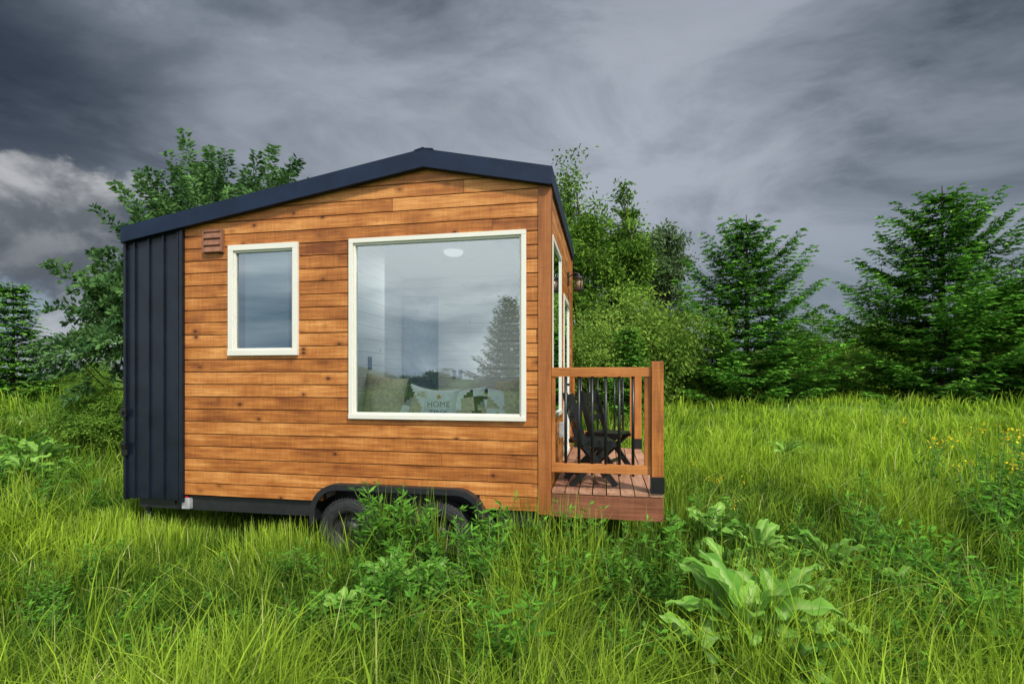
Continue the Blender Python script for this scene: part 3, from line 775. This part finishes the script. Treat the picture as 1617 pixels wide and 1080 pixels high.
def weed(seed,h,flow=False,nst=5,mat='weed',lw=.30,ll=.15):
    r=np.random.default_rng(seed)
    E=empty('flowering_weed' if flow else 'leafy_weed',(0,0,0),'tall weed with small yellow flowers' if flow else 'upright leafy green weed in the grass','plant','yellow flowering weeds' if flow else 'leafy weeds in the meadow')
    t=MB();P=[];D=[];C=[];Ls=[];FP=[];FD=[]
    for k in range(nst):
        a=r.uniform(0,6.28); le=r.uniform(.05,.40)*h; hh=h*r.uniform(.6,1.1); b=r.uniform(0,1)
        f=lambda s:np.array([math.cos(a)*(le*s*s+.04),math.sin(a)*(le*s*s+.04),hh*s])
        t.tube([f(0),f(.5),f(1)],[.005,.004,.0025],4)
        nl=int(hh/.018)
        for i in range(nl):
            s=r.uniform(.1,1); aa=r.uniform(0,6.28)
            P.append(f(s)); D.append((math.cos(aa),math.sin(aa),r.uniform(-.1,.8))); C.append((np.clip(b*.4+.7*s*r.uniform(.3,1.1),0,1),0)); Ls.append((ll if not flow else .09)*(1.25-s*.75)*r.uniform(.6,1.2))
        if flow and k%2==0:
            for i in range(12):
                q=f(1)+r.normal(0,1,3)*np.array([.03,.03,.035]); FP.append(q); FD.append(r.normal(0,1,3))
    Ls=np.array(Ls); n=len(P)
    t.make('stem',E,('weedstem',))
    leaves('leaf_mass',np.array(P),np.array(D),r.normal(0,.4,(n,3))+np.array([0,0,1]),Ls,Ls*lw,np.array(C),mat,E)
    if flow:
        n=len(FP); leaves('flower_head',np.array(FP),np.array(FD),r.normal(0,1,(n,3)),np.full(n,.026),np.full(n,.022),np.stack([r.random(n),np.zeros(n)],-1),'flower',E)
    return E
ws=[weed(31,.72,nst=7),weed(32,.62,nst=6,lw=.45,ll=.13),weed(33,.8,nst=9,lw=.22,ll=.18)]
WP=[(-1.95,4.45,1.25),(-1.78,4.5,1.3),(-2.05,4.5,1.15),(-2.2,4.45,.95),(-1.62,4.45,1.15),(-1.1,4.5,1.05),(-.8,4.5,1.0),(-.5,4.6,.95),(-.2,4.6,.95),(.1,4.6,.95),(.35,4.6,.95),(-.9,3.9,.95),(-.4,3.8,.9),(0,3.9,.85),(.4,3.9,.8),(-1.2,3.6,.85),(-2.9,4.0,.5),(2.4,4.6,1),(2.7,4.9,1),(3.1,4.6,1),(2.2,3.9,.9),(2.6,3.6,.9),(3.0,4.0,.9),(1.9,4.3,.8),(3.6,5.2,1.1),(-3.6,3.7,.6),(-4.6,4.2,.5),(-8.5,6.8,1),(-9.2,6.3,1.1),(-7.9,6.0,.9),(3.4,7.5,1),(1.9,5.8,1.0),(2.5,5.5,1.0),(4.0,6.0,1.3),(4.4,6.3,1.4),(4.8,6.7,1.5),(5.2,7.2,1.6),(4.7,5.6,1.3),(-6.6,5.4,.8),(-10.5,6.9,1.2),(.75,4.9,1.0),(.9,5.3,.95),(.55,4.7,1.0),(-8.9,5.9,1.0),(-9.8,6.1,1.0),(-7.4,5.4,.8)]
rr=random.Random(9)
for i in range(72):
    x=rr.uniform(-2.0,3.6); y=rr.uniform(2.7,4.4)+max(0,x)*.15
    if -3.3<x<-2.0 and y>3.6: continue
    if .4<x<1.5 and y<3.9: continue
    WP.append((x,y,rr.uniform(.55,.98)))
for i in range(34): WP.append((rr.uniform(-5.5,-2.0),rr.uniform(2.6,4.1),rr.uniform(.4,.66)))
for i,(x,y,s) in enumerate(WP):
    loc=(x,y,float(gz(x,y)))
    if i<3: ws[i].location=loc; ws[i].scale=(s,s,s)
    else: copy_thing(ws[i%3],loc,R()*6,s)
fs_=[weed(41,1.15,True,6),weed(42,.95,True,5)]
FPs=[(4.5,6.9,1.2),(4.9,7.4,1.25),(4.1,6.6,1.1),(5.2,6.8,1.3),(5.0,6.0,1.2),(1.5,6.4,.8),(1.25,7.2,.75),(5.6,7.6,1.3),(4.6,6.1,1.25),(5.4,8.4,1.2),(4.7,8.6,1.15)]
for i,(x,y,s) in enumerate(FPs):
    loc=(x,y,float(gz(x,y)))
    if i<2: fs_[i].location=loc; fs_[i].scale=(s,s,s)
    else: copy_thing(fs_[i%2],loc,R()*6,s)
# ---------------------------------------------------------------- WORLD
w=bpy.data.worlds.new('World'); sc.world=w; w.use_nodes=True; nt=w.node_tree; nt.nodes.clear()
sv=Vector((.50,-.52,.70)).normalized()
sky=N(nt,'ShaderNodeTexSky',sky_type='NISHITA',sun_disc=False,sun_elevation=math.asin(sv.z),sun_rotation=math.atan2(sv.x,sv.y))
tc=N(nt,'ShaderNodeTexCoord').outputs['Generated']
s=N(nt,'ShaderNodeSeparateXYZ'); L(nt,tc,s.inputs[0]); X,Y,Z=s.outputs
mp=N(nt,'ShaderNodeMapping'); mp.inputs['Rotation'].default_value=(0,.42,.2); mp.inputs['Scale'].default_value=(1.0,1.0,2.5); L(nt,tc,mp.inputs[0])
n1=noise(nt,mp.outputs[0],2.3,8,.58,.45); n2=noise(nt,mp.outputs[0],1.05,2,.5,.2)
v=math_(nt,'ADD',math_(nt,'MULTIPLY',n1,.6),math_(nt,'MULTIPLY',n2,.4))
cloud=ramp(nt,v,[(.39,(.026,.040,.064)),(.46,(.064,.086,.120)),(.53,(.120,.148,.190)),(.61,(.26,.295,.345))],'EASE')
def blob(cx,cy,cz_,sx,sz,r0,r1):
    a=math_(nt,'MULTIPLY',math_(nt,'SUBTRACT',X,cx),sx); c=math_(nt,'MULTIPLY',math_(nt,'SUBTRACT',Z,cz_),sz); b=math_(nt,'SUBTRACT',Y,cy)
    q=math_(nt,'ADD',math_(nt,'ADD',math_(nt,'MULTIPLY',a,a),math_(nt,'MULTIPLY',b,b)),math_(nt,'MULTIPLY',c,c))
    return maprange(nt,math_(nt,'SQRT',q),r0,r1,1,0)
gl=math_(nt,'MULTIPLY',blob(-.10,.92,.32,.72,1.5,.10,.78),math_(nt,'ADD',math_(nt,'MULTIPLY',n1,3.0),-.62))
cloud=mixc(nt,math_(nt,'MULTIPLY',gl,.95,clamp=True),cloud,(.40,.44,.51))
hz=maprange(nt,Z,.02,.36,1,0)
cloud=mixc(nt,math_(nt,'MULTIPLY',hz,math_(nt,'ADD',math_(nt,'MULTIPLY',n1,1.4),.12),clamp=True),cloud,(.26,.315,.38))
hzl=math_(nt,'MULTIPLY',maprange(nt,Z,.0,.17,1,0),maprange(nt,X,-.55,-.75,0,1))
cloud=mixc(nt,math_(nt,'MULTIPLY',hzl,.85),cloud,(.38,.50,.60))
cn=noise(nt,vmul(nt,tc,(1,1,1.5)),5.6,7,.56,.2)
off=N(nt,'ShaderNodeVectorMath',operation='ADD'); L(nt,tc,off.inputs[0]); off.inputs[1].default_value=(.02,0,.04)
cn2=noise(nt,vmul(nt,off.outputs[0],(1,1,1.5)),5.6,5,.56,.2)
lit=maprange(nt,math_(nt,'SUBTRACT',cn,cn2),-.09,.12,0,1)
mask=blob(-.79,.58,.13,1,1.6,.12,.42)
dens=maprange(nt,math_(nt,'ADD',cn,math_(nt,'MULTIPLY',math_(nt,'SUBTRACT',mask,1),.30)),.43,.51,0,1)
cc=mixc(nt,lit,(.085,.10,.125),(.44,.47,.50))
cloud=mixc(nt,math_(nt,'MULTIPLY',dens,.85),cloud,cc)
hd=blob(-.79,.565,.225,1,1.15,.03,.15)
hd=maprange(nt,math_(nt,'ADD',hd,math_(nt,'MULTIPLY',math_(nt,'SUBTRACT',cn,.5),1.9)),.38,.56,0,1)
hl=math_(nt,'MULTIPLY',maprange(nt,Z,.16,.30,.25,1),math_(nt,'ADD',math_(nt,'MULTIPLY',lit,.8),.2))
cloud=mixc(nt,math_(nt,'MULTIPLY',hd,.95),cloud,mixc(nt,hl,(.075,.09,.11),(.50,.51,.53)))
dk=blob(-.76,.50,.42,1,2.2,.0,.30)
cloud=mixc(nt,math_(nt,'MULTIPLY',dk,.8),cloud,(.018,.028,.048))
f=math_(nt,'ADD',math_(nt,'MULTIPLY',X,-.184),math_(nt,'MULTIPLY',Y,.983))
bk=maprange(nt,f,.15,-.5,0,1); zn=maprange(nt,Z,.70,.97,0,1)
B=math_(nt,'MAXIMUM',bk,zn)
bright=ramp(nt,v,[(.38,(.38,.52,.68)),(.48,(1.00,1.15,1.30)),(.58,(2.15,2.2,2.25))])  # unseen sky behind camera and overhead, brightened to light house and grass
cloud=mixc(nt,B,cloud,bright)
b1_=N(nt,'ShaderNodeBackground'); b1_.inputs[1].default_value=.08; L(nt,sky.outputs[0],b1_.inputs[0])
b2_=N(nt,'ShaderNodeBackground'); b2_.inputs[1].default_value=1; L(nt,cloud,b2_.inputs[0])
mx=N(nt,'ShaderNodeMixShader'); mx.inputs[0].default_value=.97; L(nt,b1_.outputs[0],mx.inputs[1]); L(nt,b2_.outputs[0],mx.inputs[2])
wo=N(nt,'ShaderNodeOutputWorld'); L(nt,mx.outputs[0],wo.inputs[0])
sl=bpy.data.lights.new('sun','SUN'); sl.energy=4.4; sl.angle=math.radians(5); sl.color=(1,.95,.84)
so=bpy.data.objects.new('sun',sl); so.rotation_euler=sv.to_track_quat('Z','Y').to_euler(); COL.objects.link(so)
pl=bpy.data.lights.new('ceiling_lamp_light','AREA'); pl.shape='DISK'; pl.size=.25; pl.energy=13; pl.color=(1,.97,.92)
po=bpy.data.objects.new('ceiling_lamp_light',pl); po.location=(-1.98,6.4,3.53); COL.objects.link(po)
# ---------------------------------------------------------------- CAMERA
cam=bpy.data.cameras.new('camera'); cam.sensor_width=36; cam.lens=17.8; cam.shift_y=.0353; cam.clip_end=3000
co=bpy.data.objects.new('camera',cam); co.location=(0,0,1.95); co.rotation_euler=(math.pi/2,0,CA); COL.objects.link(co)
sc.camera=co
sc.view_settings.view_transform='Standard'; sc.view_settings.look='None'; sc.view_settings.exposure=0
